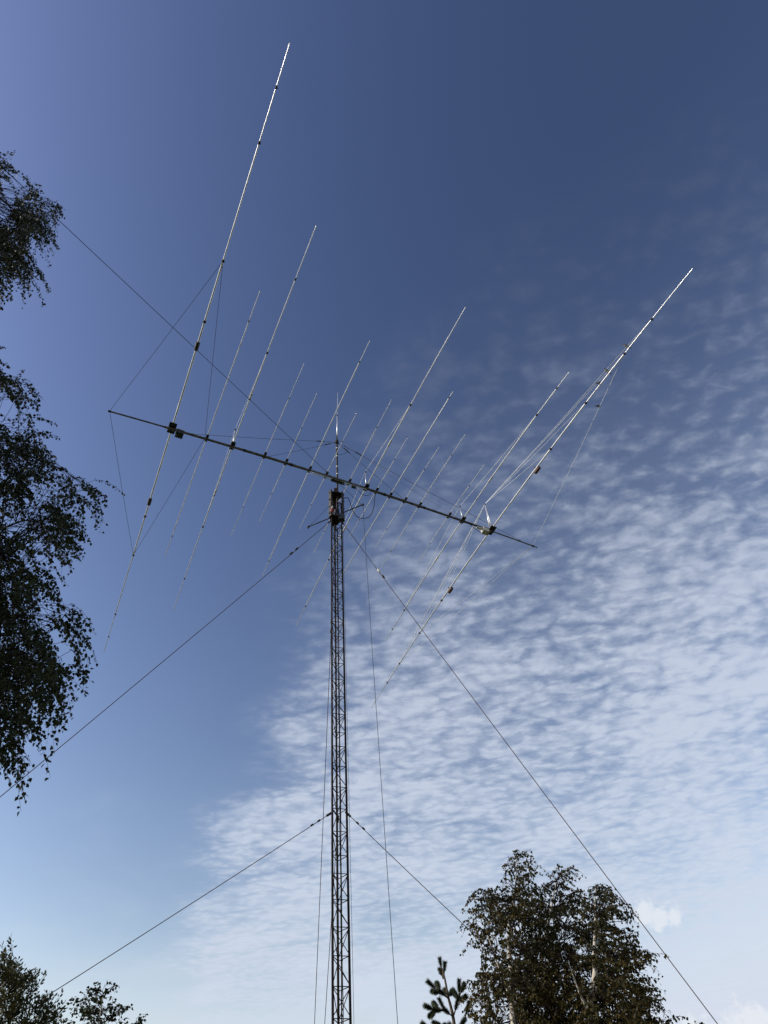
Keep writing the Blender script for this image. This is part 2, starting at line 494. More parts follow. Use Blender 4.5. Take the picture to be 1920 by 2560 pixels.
MB().box(bp(-0.03, 0, -0.085), (0.42, 0.13, 0.05)).build('saddle_block', M['dark'], ant, False)
for dy in (-0.045, 0.045):
    MB().tube([bp(-1.12, dy, -0.105), bp(-0.4, dy, -0.105), bp(0.5, dy, -0.105), bp(1.15, dy, -0.105)], 0.011, 8).build('phasing_line', M['alu'], ant)
MB().box(bp(0.62, 0, -0.15), (0.16, 0.09, 0.07)).build('feed_box', M['black'], ant, False)

# rods: (place along the boom, half length, droop at the tips, skew, kind)
ELEMENTS = [(-6.188, 12.47, 0.471, -0.018, 'L'), (-4.972, 6.038, 0.252, -0.009, 'M'), (-4.050, 8.644, 0.617, -0.021, 'T'),
            (-2.856, 4.118, 0.117, -0.010, 'S'), (-2.043, 3.128, 0.021, -0.010, 'S'), (-1.130, 5.756, 0.232, -0.026, 'M'),
            (-0.475, 2.924, 0.014, -0.013, 'S'), (0.447, 3.919, 0.079, -0.023, 'S'), (1.145, 8.030, 0.359, -0.024, 'T'),
            (1.566, 2.625, 0.007, 0.006, 'S'), (2.147, 5.031, 0.025, 0.005, 'M'), (2.772, 2.762, 0.042, 0.012, 'S'),
            (3.401, 3.662, 0.081, -0.003, 'S'), (4.689, 2.775, 0.100, 0.0, 'S'), (5.295, 7.423, 0.377, -0.011, 'T'),
            (6.585, 11.992, 0.633, -0.009, 'L')]
JOINTS = {0: (4.32, 6.44, 9.98, 11.41), 1: (4.9,), 2: (4.04, 6.83), 3: (2.62,), 4: (1.62,), 5: (4.89,), 6: (1.6,), 7: (2.65,), 8: (4.0, 6.82), 9: (1.59,),
          10: (4.75,), 11: (1.63,), 12: (2.63,), 13: (1.63,), 14: (5.46, 6.7), 15: (4.36, 6.56, 8.72, 10.1)}
RADII = {0: (0.031, 0.027, 0.021, 0.016, 0.013), 15: (0.030, 0.026, 0.022, 0.019, 0.014)}
POST = {0: 1.62, 2: 1.0, 8: 0.95, 14: 0.82, 15: 1.58}
STAYS = {0: (4.32, 6.44, 8.2), 2: (4.04,), 8: (4.0,), 14: (5.46,), 15: (4.36, 6.56, 8.72, 10.1)}
EZ = 0.085


def ep(i, t, dz=0.0):
    s, H, d, g, k = ELEMENTS[i]
    return Vector((s + g * t, T0 - t, -SAG * s * s - d * (t / H) ** 2 + EZ + dz))


clampM = unit_mesh('clamp', M['dark'], MB().tube([(0, 0, -0.5), (0, 0, -0.42), (0, 0, 0.42), (0, 0, 0.5)], [0.8, 1, 1, 0.8], 10))
CORD_R = 0.0066
for i, (s, H, d, g, kind) in enumerate(ELEMENTS):
    js = list(JOINTS[i])
    if i in RADII:
        rads = RADII[i]
    else:
        rads = {'M': (0.0175, 0.0115), 'T': (0.0225, 0.017, 0.0125), 'S': (0.0130, 0.0095)}[kind]
    ts, rs = [], []
    for sg in (-1, 1):
        seg = [0.0] + js + [H]
        tt, rq = [], []
        for k in range(len(seg) - 1):
            n = max(2, int((seg[k + 1] - seg[k]) / 0.5))
            span = [seg[k] + (0.004 if k or sg > 0 else 0.0), seg[k] + 0.03] + [seg[k] + (seg[k + 1] - seg[k]) * q / n for q in range(1, n)] + [seg[k + 1] - 0.03, seg[k + 1]]
            tt += span
            rq += [rads[min(k, len(rads) - 1)]] * len(span)
        pr = [(sg * a, b) for a, b in zip(tt, rq)]
        if sg < 0:
            pr = pr[::-1]
        ts += [a for a, b in pr]
        rs += [b for a, b in pr]
    el = MB().tube([ep(i, t) for t in ts], rs, 10).build('element', M['alu'], ant)
    # bracket that carries the rod on the boom
    if kind in 'LT':
        lw, ww = (0.46, 0.26) if kind == 'L' else (0.34, 0.16)
        MB().box(bp(s, 0, boom_r(s) + 0.012), (ww, lw, 0.014)).build('bracket_plate', M['dark'], el, False)
        for q in (-1, 1):
            MB().box(ep(i, q * lw * 0.36, -0.004), (0.10, 0.075, 0.085)).build('insulator_block', M['black'], el, False)
            MB().tube([bp(s + q * ww * 0.33, 0.065, 0.07), bp(s + q * ww * 0.33, 0.06, -0.03), bp(s + q * ww * 0.33, 0.0, -0.062), bp(s + q * ww * 0.33, -0.06, -0.03), bp(s + q * ww * 0.33, -0.065, 0.07)], 0.008, 6).build('u_bolt', M['dark'], el)
    else:
        MB().box(bp(s, 0, boom_r(s) + 0.010), (0.09, 0.30, 0.020)).build('bracket_plate', M['dark'], el, False)
        for q in (-1, 1):
            MB().box(ep(i, q * 0.11, -0.006), (0.07, 0.06, 0.065)).build('insulator_block', M['black'], el, False)
        MB().tube([bp(s, 0.06, 0.09), bp(s, 0.056, -0.03), bp(s, 0.0, -0.060), bp(s, -0.056, -0.03), bp(s, -0.06, 0.09)], 0.010, 6).build('u_bolt', M['dark'], el)
    for k, j in enumerate(js):
        for sg in (-1, 1):
            if i == 8 and k == 1 and sg > 0:
                continue
            r0 = rads[min(k, len(rads) - 1)]
            cr = r0 * (1.45 if kind in 'LT' else 1.25)
            a, b = ep(i, sg * (j - (0.045 if kind in 'LT' else 0.03))), ep(i, sg * (j + (0.045 if kind in 'LT' else 0.03)))
            put(clampM, 'clamp', el, align((a + b) / 2, (a + b) / 2 + (b - a), cr))
            if kind == 'L':
                c = ep(i, sg * j)
                put(brace_unit, 'clamp_screw', el, align(c + Vector((0, 0, 0.015)), c + Vector((0.05, 0, -0.045)), 0.011))
    if kind == 'T':
        for t in (2.21, -2.31):
            c = ep(i, t)
            m = MB()
            m.tube([ep(i, t - 0.14), ep(i, t - 0.13), ep(i, t + 0.13), ep(i, t + 0.14)], [0.024, 0.031, 0.031, 0.024], 10)
            m.build('trap_insulator', M['insul'], el)
            for q in (-0.10, 0.10):
                put(clampM, 'clamp', el, align(ep(i, t + q, 0) + Vector((0, 0, -0.03)), ep(i, t + q, 0) + Vector((0.05, 0, 0.035)), 0.018))
    if kind == 'L':
        for t in ((3.40, -3.55) if i == 0 else (3.35, -3.63)):
            off = Vector((0.0, 0, -0.07)) if i == 15 else Vector((0, 0, -0.015))
            if i == 15:
                off = Vector((0.055, 0, -0.06))
            m = MB()
            L2 = 0.15
            prof = [(-1, 0.05), (-0.97, 0.066)] + [(-0.9 + 1.8 * k / 10, 0.072 if k % 2 else 0.064) for k in range(11)] + [(0.97, 0.066), (1, 0.05)]
            m.tube([ep(i, t + a * L2) + off for a, b in prof], [b for a, b in prof], 14)
            m.build('loading_coil', M['coil'] if i == 15 else M['black'], el)
            put(clampM, 'clamp', el, align(ep(i, t) + Vector((0, 0, 0.04)), ep(i, t) + off, 0.035))
    if i in POST:
        h = POST[i]
        tip = ep(i, 0, h)
        if kind == 'L':
            for q in (-0.06, 0.06):
                MB().tube([ep(i, q, 0.03), tip], [0.021, 0.018], 8).build('king_post', M['alu'], el)
        else:
            MB().tube([ep(i, 0, 0.03), tip], [0.018, 0.014], 8).build('king_post', M['alu'], el)
        put(clampM, 'stay_ring', el, align(tip - Vector((0, 0, 0.03)), tip + Vector((0, 0, 0.03)), 0.03))
        for j in STAYS[i]:
            for sg in (-1, 1):
                e2 = ep(i, sg * j, 0.02)
                mid_p = tip.lerp(e2, 0.5) - Vector((0, 0, 0.02 * j / 4))
                MB().tube([tip, mid_p, e2], CORD_R, 5).build('stay_line', M['cord'], el)

# matching boxes on the two long rods
for s, mat, nm in ((-5.90, M['box'], 'lid'), (6.27, M['insul'], 'lid')):
    b = MB().box(bp(s, 0, -0.15), (0.26, 0.24, 0.17)).build('matching_box', M['black'] if s < 0 else M['insul'], ant, False)
    MB().box(bp(s, 0, -0.052), (0.28, 0.26, 0.022)).build('lid', M['box'], b, False)
    for q in (-0.08, 0.08):
        MB().tube([bp(s + q, 0.0, -0.235), bp(s + q, 0, -0.275)], 0.016, 8).build('cable_gland', M['black'], b)
    if s > 0:
        MB().box(bp(s - 0.26, 0, -0.085), (0.24, 0.08, 0.06)).build('coupling', M['insul'], b, False)
        MB().tube([bp(5.62, 0, -0.06), bp(5.72, -0.02, -0.22), bp(5.92, -0.03, -0.34), bp(6.10, -0.02, -0.33), bp(6.2, 0, -0.26)], 0.011, 6).build('jumper_cable', M['coax'], b)

# boom stays from the collar on the mast
collar = Vector((0, 0, 2.47))
for s in (-5.46, -2.73, 2.77, 7.91):
    end = bp(s, 0, 0.06)
    st = MB().tube([collar, collar.lerp(end, 0.5) - Vector((0, 0, 0.03)), end], 0.0062, 6).build('boom_stay', M['guy'], ant)
    a = collar.lerp(end, 0.10)
    b = collar.lerp(end, 0.10 + 0.35 / (end - collar).length)
    put(clampM, 'turnbuckle', st, align((a + b) / 2, (a + b) / 2 + (b - a), 0.020))
    put(clampM, 'boom_shackle', st, align(end + Vector((0, 0, -0.02)), end + Vector((0, 0, 0.08)), 0.022))
MB().tube([Vector((0, 0, 2.75)), Vector((2.5, T0 / 2, 1.22)), bp(5.13, 0, 0.06)], 0.0035, 5).build('boom_stay', M['coil'], ant)
# side cords that brace the two longest rods back to the boom
for s, i, t, mat in ((-8.26, 0, 6.44, 'rope'), (-8.26, 0, -6.44, 'rope'), (-5.04, 0, 6.44, 'rope'), (-5.04, 0, -6.44, 'rope'),
                     (8.52, 15, 8.72, 'cord'), (8.52, 15, -6.56, 'cord'), (8.52, 15, -8.72, 'cord')):
    a, b = bp(s, 0, 0.02), ep(i, t)
    MB().tube([a, a.lerp(b, 0.5) - Vector((0, 0, 0.06)), b], 0.0066, 5).build('side_stay', M[mat], ant)


def smooth_path(pts, n=8):
    P = [Vector(p) for p in pts]
    P = [P[0] * 2 - P[1]] + P + [P[-1] * 2 - P[-2]]
    out = []
    for i in range(1, len(P) - 2):
        for k in range(n):
            t = k / n
            out.append(0.5 * ((2 * P[i]) + (-P[i - 1] + P[i + 1]) * t + (2 * P[i - 1] - 5 * P[i] + 4 * P[i + 1] - P[i + 2]) * t * t + (-P[i - 1] + 3 * P[i] - 3 * P[i + 1] + P[i + 2]) * t ** 3))
    out.append(P[-2])
    return out


# feeder cables hanging at the top
loop = [(0.21, -1.0), (0.28, -0.89), (0.38, -0.85), (0.45, -0.99), (0.57, -1.47), (0.73, -1.74), (0.96, -1.73), (1.21, -1.54), (1.38, -1.12), (1.47, -0.58), (1.53, -0.04)]
MB().tube(smooth_path([(x, -0.05, zz) for x, zz in loop]), 0.013, 8).build('rotator_loop_cable', M['coax'], ant)
loop = [(0.70, -0.13), (0.88, -0.29), (1.0, -0.38), (1.19, -0.36), (1.32, -0.17), (1.37, -0.03)]
MB().tube(smooth_path([(x, -0.05, zz) for x, zz in loop]), 0.009, 8).build('jumper_cable', M['coax'], ant)
loop = [(0.30, 2.36), (0.42, 2.28), (0.47, 2.20), (0.44, 2.05), (0.27, 1.8), (0.04, 1.6)]
MB().tube(smooth_path([(x, -0.03, zz) for x, zz in loop]), 0.007, 8).build('jumper_cable', M['coax'], ant)

# ------------------------------------------------------------------ feeder running down inside the tower
fl = leg_xy(2)
rnd = random.Random(11)
cab = thing('feeder_cable', 'bundle of black feeder cables running down inside the lattice tower', 'cable', (TX, TY, 0))
for k, (ox, oy, r) in enumerate(((0.078, -0.03, 0.015), (0.098, -0.012, 0.008))):
    pts = [(fl.x + ox + rnd.uniform(-0.007, 0.007), fl.y + oy + rnd.uniform(-0.006, 0.006), 0.25 + j * 0.47) for j in range(45)]
    MB().tube(smooth_path(pts, 3), r, 8).build('cable', M['coax'] if k == 0 else M['mast'], cab)
for j in range(20):
    zz = 1.2 + j * 1.01
    MB().tube([(fl.x + 0.083, fl.y - 0.025, zz - 0.015), (fl.x + 0.083, fl.y - 0.025, zz + 0.015)], 0.026, 8).build('cable_tie', M['black'], cab)

# ------------------------------------------------------------------ guy wires
ANCH = [Vector((-15.9, 12.9, 0)), Vector((8.68, 18.4, 0)), Vector((-4.18, 30.13, 0))]
GL = [('guy leading down to the left', 'guy leading down to the right', 'guy running away behind the tower')]
sides = ('down to the left', 'down to the right', 'straight back behind the tower')
for gi, A in enumerate(ANCH):
    for zi, (zt, nm) in enumerate(((20.95, 'upper'), (10.38, 'lower'))):
        out = (Vector((A.x, A.y, 0)) - Vector((TX, TY, 0))).normalized()
        top = Vector((TX, TY, zt)) + out * 0.24
        g = thing('guy_wire', '%s dark steel guy wire leading %s' % (nm, sides[gi]), 'guy wire', A, 0, 'guy wires of the tower')
        pts = [A.lerp(top, u) - Vector((0, 0, 4 * 0.10 * u * (1 - u))) - A for u in [k / 12 for k in range(13)]]
        r = 0.0105 if zi == 0 else 0.0085
        MB().tube(pts, r, 6).build('wire', M['guy'], g)
        d = (A - top).normalized()
        L = (A - top).length
        # shackle at the tower and a pair of egg insulators further down
        put(clampM, 'shackle', g, align(top - A - d * 0.02, top - A + d * 0.16, 0.028))
        if zi == 1:
            put(clampM, 'wire_clamp', g, align(top - A + d * 0.30, top - A + d * 0.38, 0.022))
            put(clampM, 'wire_clamp', g, align(top - A + d * 0.50, top - A + d * 0.58, 0.022))
        for q in ((1.90, 2.2) if gi == 0 else (2.6, 2.9) if gi == 1 else (3.3, 3.6)) if zi == 0 else ():
            c = top + d * q - A
            MB().tube([c - d * 0.09, c - d * 0.06, c, c + d * 0.06, c + d * 0.09], [0.012, 0.032, 0.036, 0.032, 0.012], 8).build('egg_insulator', M['insul'] if (gi == 1 and q == 2.6) else M['dark'], g)
        MB().tube([(0, 0, -0.3), (0, 0, 0.06), (0, 0, 0.12)], [0.03, 0.03, 0.01], 8).build('anchor_stake', M['dark'], g)


def line_thing(name, label, cat, pts, r, mat, sag=0.0, group=None):
    P = [Vector(p) for p in pts]
    base = P[-1]
    o = MB()
    path = []
    for i in range(len(P) - 1):
        n = 12
        for k in range(n + (1 if i == len(P) - 2 else 0)):
            u = k / n
            path.append(P[i].lerp(P[i + 1], u) - Vector((0, 0, 4 * sag * u * (1 - u))))
    o.tube(path, r, 6)
    ob = o.build(name, mat, None, True, base)
    ob.location = base
    return tag(ob, label, cat, group)


TT = Vector((TX, TY, 0))
end_b = TT + arm_b + Vector((0, 0, -0.08))
end_a = TT + arm_a + Vector((0, 0, -0.02))
far = end_b + (Vector((-5.88, 3.45, 15.0)) - end_b) * (end_b.z / (end_b.z - 15.0))
line_thing('wire_antenna', 'thin dark wire sloping from the cross arm over the boom to the upper left', 'wire', [end_b, far], 0.0062, M['rope'], 0.0)
ve = Vector((-0.46, 16.85, 0.0))
line_thing('halyard_rope', 'thin rope hanging from the right end of the cross arm to the ground', 'rope', [end_b, Vector((-0.655, 16.95, 14.62)), Vector((-0.55, 16.90, 5.96)), ve], 0.0065, M['rope'], 0.0)
t3 = Vector((TX + 0.22, TY + 0.25, 21.0))
e3 = Vector((-1.814, 22.0, 7.233))
line_thing('halyard_rope', 'thin rope running steeply down close beside the right of the tower', 'rope', [t3, t3 + (e3 - t3) * (t3.z / (t3.z - e3.z))], 0.0055, M['rope'], 0.0)
line_thing('halyard_rope', 'short rope from the left end of the cross arm up to the tower head', 'rope', [end_a, Vector((TX - 0.2, TY + 0.02, 21.97))], 0.006, M['rope'], 0.0)

# ------------------------------------------------------------------ birds perched on the stays
def bird_mesh():
    m = MB()
    prof = [(-0.075, 0.004, 0.004), (-0.06, 0.014, 0.016), (-0.035, 0.024, 0.028), (0.0, 0.030, 0.034), (0.03, 0.027, 0.032), (0.045, 0.020, 0.024), (0.055, 0.021, 0.023), (0.072, 0.021, 0.022), (0.086, 0.013, 0.013), (0.094, 0.004, 0.004), (0.108, 0.0012, 0.0012)]
    n = 10
    for k, (x, ry, rz) in enumerate(prof):
        tilt = 0.5
        for j in range(n):
            a = 2 * math.pi * j / n
            y, z = ry * math.cos(a), rz * math.sin(a)
            bz = 0.012 if x > 0.05 else 0.0
            m.v.append(Vector((x * math.cos(tilt) - z * math.sin(tilt), y, x * math.sin(tilt) + z * math.cos(tilt) + bz + 0.055)))
    for k in range(len(prof) - 1):
        for j in range(n):
            q = k * n
            m.f.append((q + j, q + (j + 1) % n, q + n + (j + 1) % n, q + n + j))
    m.f.append(tuple(reversed(range(n))))
    e = (len(prof) - 1) * n
    m.f.append(tuple(e + j for j in range(n)))

    def slab(pts, th):
        q = len(m.v)
        for s in (-th, th):
            for p in pts:
                m.v.append(Vector(p) + Vector((0, 0, s)))
        k = len(pts)
        for j in range(k):
            m.f.append((q + j, q + (j + 1) % k, q + k + (j + 1) % k, q + k + j))
        m.f.append(tuple(q + j for j in reversed(range(k))))
        m.f.append(tuple(q + k + j for j in range(k)))
    # folded wings and forked tail
    for s in (-1, 1):
        slab([(0.03, s * 0.030, 0.080), (-0.02, s * 0.038, 0.062), (-0.10, s * 0.018, 0.014), (-0.11, s * 0.008, 0.008), (-0.03, s * 0.012, 0.062)], 0.003)
        slab([(-0.055, s * 0.002, 0.030), (-0.06, s * 0.014, 0.026), (-0.155, s * 0.026, -0.016), (-0.115, s * 0.006, -0.002)], 0.0015)
        m.tube([(0.0, s * 0.01, 0.03), (0.004, s * 0.01, 0.0)], 0.0022, 5)
    me = bpy.data.meshes.new('bird')
    me.from_pydata([tuple(v) for v in m.v], [], m.f)
    me.materials.append(M['bird'])
    me.materials.append(M['belly'])
    me.update()
    for p in me.polygons:
        if p.normal.z < -0.35 and p.center.x < 0.07 and len(p.vertices) == 4:
            p.material_index = 1
        p.use_smooth = True
    return me


bme = bird_mesh()
AM = Matrix.Translation(AO) @ Matrix.Rotation(PHI, 4, 'Z')
tip16 = ep(15, 0, POST[15])


def stay_pt(a, b, u, dip):
    return a.lerp(b, u) - Vector((0, 0, dip * (1 - abs(2 * u - 1))))


spots = [(stay_pt(tip16, ep(15, 10.1, 0.02), 0.881, 0.05), 200, 'small dark bird perched highest, on the stay line near the right rod tip'),
         (stay_pt(tip16, ep(15, 8.72, 0.02), 0.90, 0.04), 215, 'small dark bird on the stay line, second below the right rod tip'),
         (ep(15, 7.38, 0.022), 20, 'small bird with pale breast perched on the long right rod itself'),
         (stay_pt(bp(8.52, 0, 0.02), ep(15, 8.72), 0.763, 0.06), 25, 'small dark bird on the thin side cord, lowest and rightmost of the birds')]
for p, rz, lab in spots:
    o = bpy.data.objects.new('perched_bird', bme)
    C.objects.link(o)
    o.matrix_world = Matrix.Translation(AM @ p) @ Matrix.Rotation(R(rz), 4, 'Z') @ Matrix.Scale(1.25, 4)
    tag(o, lab, 'bird', 'birds perched on the antenna')

# ------------------------------------------------------------------ trees
def polar(az, el, r):
    """a point at ground distance r from where the photographer stands"""
    return Vector((r * math.sin(R(az)), r * math.cos(R(az)), 1.6 + r * math.tan(R(el))))


def inside(poly, x, y):
    c = False
    j = len(poly) - 1
    for i in range(len(poly)):
        xi, yi = poly[i]
        xj, yj = poly[j]
        if (yi > y) != (yj > y) and x < (xj - xi) * (y - yi) / (yj - yi) + xi:
            c = not c
        j = i
    return c


def edge_dist(poly, x, y, kx):
    best = 1e9
    j = len(poly) - 1
    for i in range(len(poly)):
        ax, ay = poly[j]
        bx, by = poly[i]
        ux, uy = (bx - ax) * kx, by - ay
        px, py = (x - ax) * kx, y - ay
        t = max(0, min(1, (px * ux + py * uy) / max(1e-9, ux * ux + uy * uy)))
        best = min(best, math.hypot(px - ux * t, py - uy * t))
        j = i
    return best


BIRCH_LEAF = [(0, 0, 0), (0.40, 0.22, 0.05), (0.36, 0.48, 0.08), (0.0, 1.0, -0.10), (-0.36, 0.48, 0.08), (-0.40, 0.22, 0.05)]
LANCE_LEAF = [(0, 0, 0), (0.17, 0.28, 0.05), (0.20, 0.60, 0.06), (0.0, 1.0, -0.06), (-0.20, 0.60, 0.06), (-0.17, 0.28, 0.05)]
LEAF_FACES = [(0, 1, 2), (0, 2, 3), (0, 3, 4), (0, 4, 5)]


def leaves_mesh(name, L, template, mat, parent, base, kind='stuff'):
    """L: list of (position, axis, normal, size)"""
    n = len(L)
    P = np.array([l[0] for l in L]) - np.array(base)
    A = np.array([l[1] for l in L], float)
    N = np.array([l[2] for l in L], float)
    Sz = np.array([l[3] for l in L])[:, None]
    A /= np.linalg.norm(A, axis=1)[:, None]
    X = np.cross(A, N)
    X /= np.maximum(np.linalg.norm(X, axis=1), 1e-6)[:, None]
    N = np.cross(X, A)
    T = np.array(template)
    V = np.stack([P + (X * t[0] + A * t[1] + N * t[2]) * Sz for t in T], 1).reshape(-1, 3)
    k = len(T)
    F = (np.array(LEAF_FACES)[None] + (np.arange(n) * k)[:, None, None]).reshape(-1)
    me = bpy.data.meshes.new(name)
    me.vertices.add(len(V))
    me.vertices.foreach_set('co', V.astype(np.float32).ravel())
    nf = n * len(LEAF_FACES)
    me.loops.add(nf * 3)
    me.loops.foreach_set('vertex_index', F.astype(np.int32))
    me.polygons.add(nf)
    me.polygons.foreach_set('loop_start', np.arange(0, nf * 3, 3, dtype=np.int32))
    me.materials.append(mat)
    me.update(calc_edges=True)
    me.validate()
    o = bpy.data.objects.new(name, me)
    C.objects.link(o)
    o.parent = parent
    if kind:
        o['kind'] = kind
    return o


def build_tree(name, label, base, trunk, polys, rng, nsprig, sprig, leaf, mat, seed, extra=(), limbs=14, group=None, bark='bark', single=0, cat='tree', trunk_part='trunk', more_trunks=(), gap=None, feather=None):
    """trunk: list of (point, radius); polys: crown envelopes (azimuth, elevation) with weights; rng: (mean distance, half depth)
    sprig: (length lo, hi, upward, droop, leaves, spread); leaf: (template, size, hang)"""
    rnd = random.Random(seed)
    base = Vector(base)
    root = thing(name, label, cat, base, 0, group)
    m = MB()
    tp = [Vector(p) for p, r in trunk]
    m.tube(smooth_path(tp, 5), [0.001] * 0 or list(np.interp(np.linspace(0, len(tp) - 1, (len(tp) - 1) * 5 + 1), range(len(tp)), [r for p, r in trunk])), 9)
    m.build(trunk_part, M[bark], root, True, base)
    for tr in more_trunks:
        mm = MB()
        q = [Vector(p) for p, r in tr]
        mm.tube(smooth_path(q, 5), list(np.interp(np.linspace(0, len(q) - 1, (len(q) - 1) * 5 + 1), range(len(q)), [r for p, r in tr])), 7)
        mm.build('limb', M[bark], root, True, base)
        tp = tp + q
    # sprig starting points inside the crown
    starts = []
    for poly, wgt in polys:
        xs, ys = [p[0] for p in poly], [p[1] for p in poly]
        kx = math.cos(R(sum(ys) / len(ys)))
        n, tries = 0, 0
        while n < nsprig * wgt and tries < 60000:
            tries += 1
            x, y = rnd.uniform(min(xs), max(xs)), rnd.uniform(min(ys), max(ys))
            if not inside(poly, x, y):
                continue
            ed = edge_dist(poly, x, y, kx)
            if ed < sprig[5] * (0.35 + 0.65 * rnd.random()):
                continue
            if feather and rnd.random() > feather[0] + ed / feather[1]:
                continue
            if gap and mathutils.noise.noise((x * gap[0] * kx + seed, y * gap[0], seed * 0.37)) < gap[1]:
                continue
            dep = rng[1] * min(1.0, 0.25 + ed / 3.0)
            r = rng[0] + rnd.uniform(-dep, dep)
            starts.append((polar(x, y, r), ed))
            n += 1
    for c, rad, n in extra:
        for _ in range(n):
            v = Vector((rnd.gauss(0, 1), rnd.gauss(0, 1), rnd.gauss(0, 1))).normalized() * rnd.random() ** 0.4
            starts.append((Vector(c) + Vector((v.x * rad[0], v.y * rad[1], v.z * rad[2])), 1.0))
    # limbs from the trunk to some of them
    skel = [(p, 0.03) for p in smooth_path(tp, 6)] if not more_trunks else [(p, 0.03) for p in tp]
    lm = MB()
    order = sorted(range(len(starts)), key=lambda i: rnd.random())
    tz0, tz1 = tp[0].z, max(p.z for p in tp)
    for i in order[:limbs]:
        e = starts[i][0]
        best = min(skel[:len(skel)], key=lambda s: (s[0] - (e - Vector((0, 0, 0.75 * math.hypot(s[0].x - e.x, s[0].y - e.y))))).length)[0]
        d = e - best
        mid1 = best + d * 0.33 + Vector((rnd.uniform(-.1, .1), rnd.uniform(-.1, .1), 0.08 * d.length))
        mid2 = best + d * 0.7 + Vector((rnd.uniform(-.1, .1), rnd.uniform(-.1, .1), 0.10 * d.length))
        path = smooth_path([best, mid1, mid2, e], 5)
        r0 = min(0.045, 0.006 + 0.011 * d.length)
        lm.tube(path, list(np.linspace(r0, 0.004, len(path))), 5, False)
        skel += [(p, 0.01) for p in path[3:]]
    SK = np.array([tuple(s[0]) for s in skel])
    leafs = []
    for p, ed in starts:
        q = np.array(tuple(p))
        dd = SK - q
        cost = np.linalg.norm(dd, axis=1) + np.maximum(0, dd[:, 2]) * 1.2
        j = int(np.argmin(cost))
        a = Vector(SK[j])
        if (p - a).length > 0.05:
            midp = a.lerp(p, 0.55) + Vector((rnd.uniform(-.05, .05), rnd.uniform(-.05, .05), 0.06 * (p - a).length))
            lm.tube([a, midp, p], [0.0055, 0.004, 0.003], 3, False)
        outd = p - a
        outd.z = 0
        axis_xy = Vector((p.x - tp[-1].x, p.y - tp[-1].y, 0))
        if axis_xy.length > 0.01:
            outd = outd.normalized() * 0.5 + axis_xy.normalized()
        dirv = Vector((outd.x + rnd.gauss(0, .7), outd.y + rnd.gauss(0, .7), 0))
        dirv = dirv.normalized() if dirv.length > 0.01 else Vector((1, 0, 0))
        dirv.z = sprig[2] + rnd.gauss(0, 0.35)
        dirv.normalize()
        L = rnd.uniform(sprig[0], sprig[1])
        dr = sprig[3] * rnd.uniform(0.5, 1.3)
        path = []
        for k in range(6):
            u = k / 5
            path.append(p + dirv * (L * u) + Vector((0, 0, -dr * L * u * u)))
        lm.tube(path, [0.003, 0.0028, 0.0025, 0.0022, 0.0018, 0.0012], 3, False)
        n = int(sprig[4] * rnd.uniform(0.6, 1.3))
        for k in range(n):
            u = (k + rnd.random()) / n
            u = u ** 0.8
            f = min(4, int(u * 5))
            c = path[f].lerp(path[f + 1], u * 5 - f)
            tw = (path[f + 1] - path[f]).normalized()
            side = Vector((rnd.gauss(0, 1), rnd.gauss(0, 1), rnd.gauss(0, .6))).normalized()
            ax = side * 0.75 + tw * 0.35 + Vector((0, 0, -leaf[2] * rnd.uniform(0.3, 1.4)))
            c = c + side * 0.018
            leafs.append((tuple(c), tuple(ax), (rnd.gauss(0, 1), rnd.gauss(0, 1), rnd.gauss(0, 1) + 0.3), leaf[1] * rnd.uniform(0.65, 1.2)))
    lm.build('branch', M['twig'] if bark == 'bark' else M[bark], root, True, base)
    if single:
        # the leaves at the fringe nearest the viewer stand on their own
        cpos = Vector((0, 0, 1.6))
        keyed = sorted(range(len(leafs)), key=lambda i: ((Vector(leafs[i][0]) - cpos).length - 0.5 * leafs[i][0][0]) / leafs[i][3])
        vis = [i for i in keyed if cam_sees(leafs[i][0])][:single]
        pick = set(vis)
        one = bpy.data.meshes.new('leaf')
        one.from_pydata(leaf[0], [], LEAF_FACES)
        one.materials.append(mat)
        for i in vis:
            p, ax, nn, sz = leafs[i]
            A = Vector(ax).normalized()
            X = A.cross(Vector(nn)).normalized()
            N = X.cross(A)
            o = bpy.data.objects.new('leaf', one)
            C.objects.link(o)
            o.parent = root
            o.matrix_local = Matrix.Translation(Vector(p) - base) @ Matrix((X, A, N)).transposed().to_4x4() @ Matrix.Scale(sz, 4)
        leafs = [l for i, l in enumerate(leafs) if i not in pick]
    leaves_mesh('crown', leafs, leaf[0], mat, root, base)
    return root


CAM_INV = cam.matrix_world.inverted()


def cam_sees(p):
    c = CAM_INV @ Vector(p)
    return c.z < 0 and abs(c.x / c.z) < 0.515 and abs(c.y / c.z) < 0.687


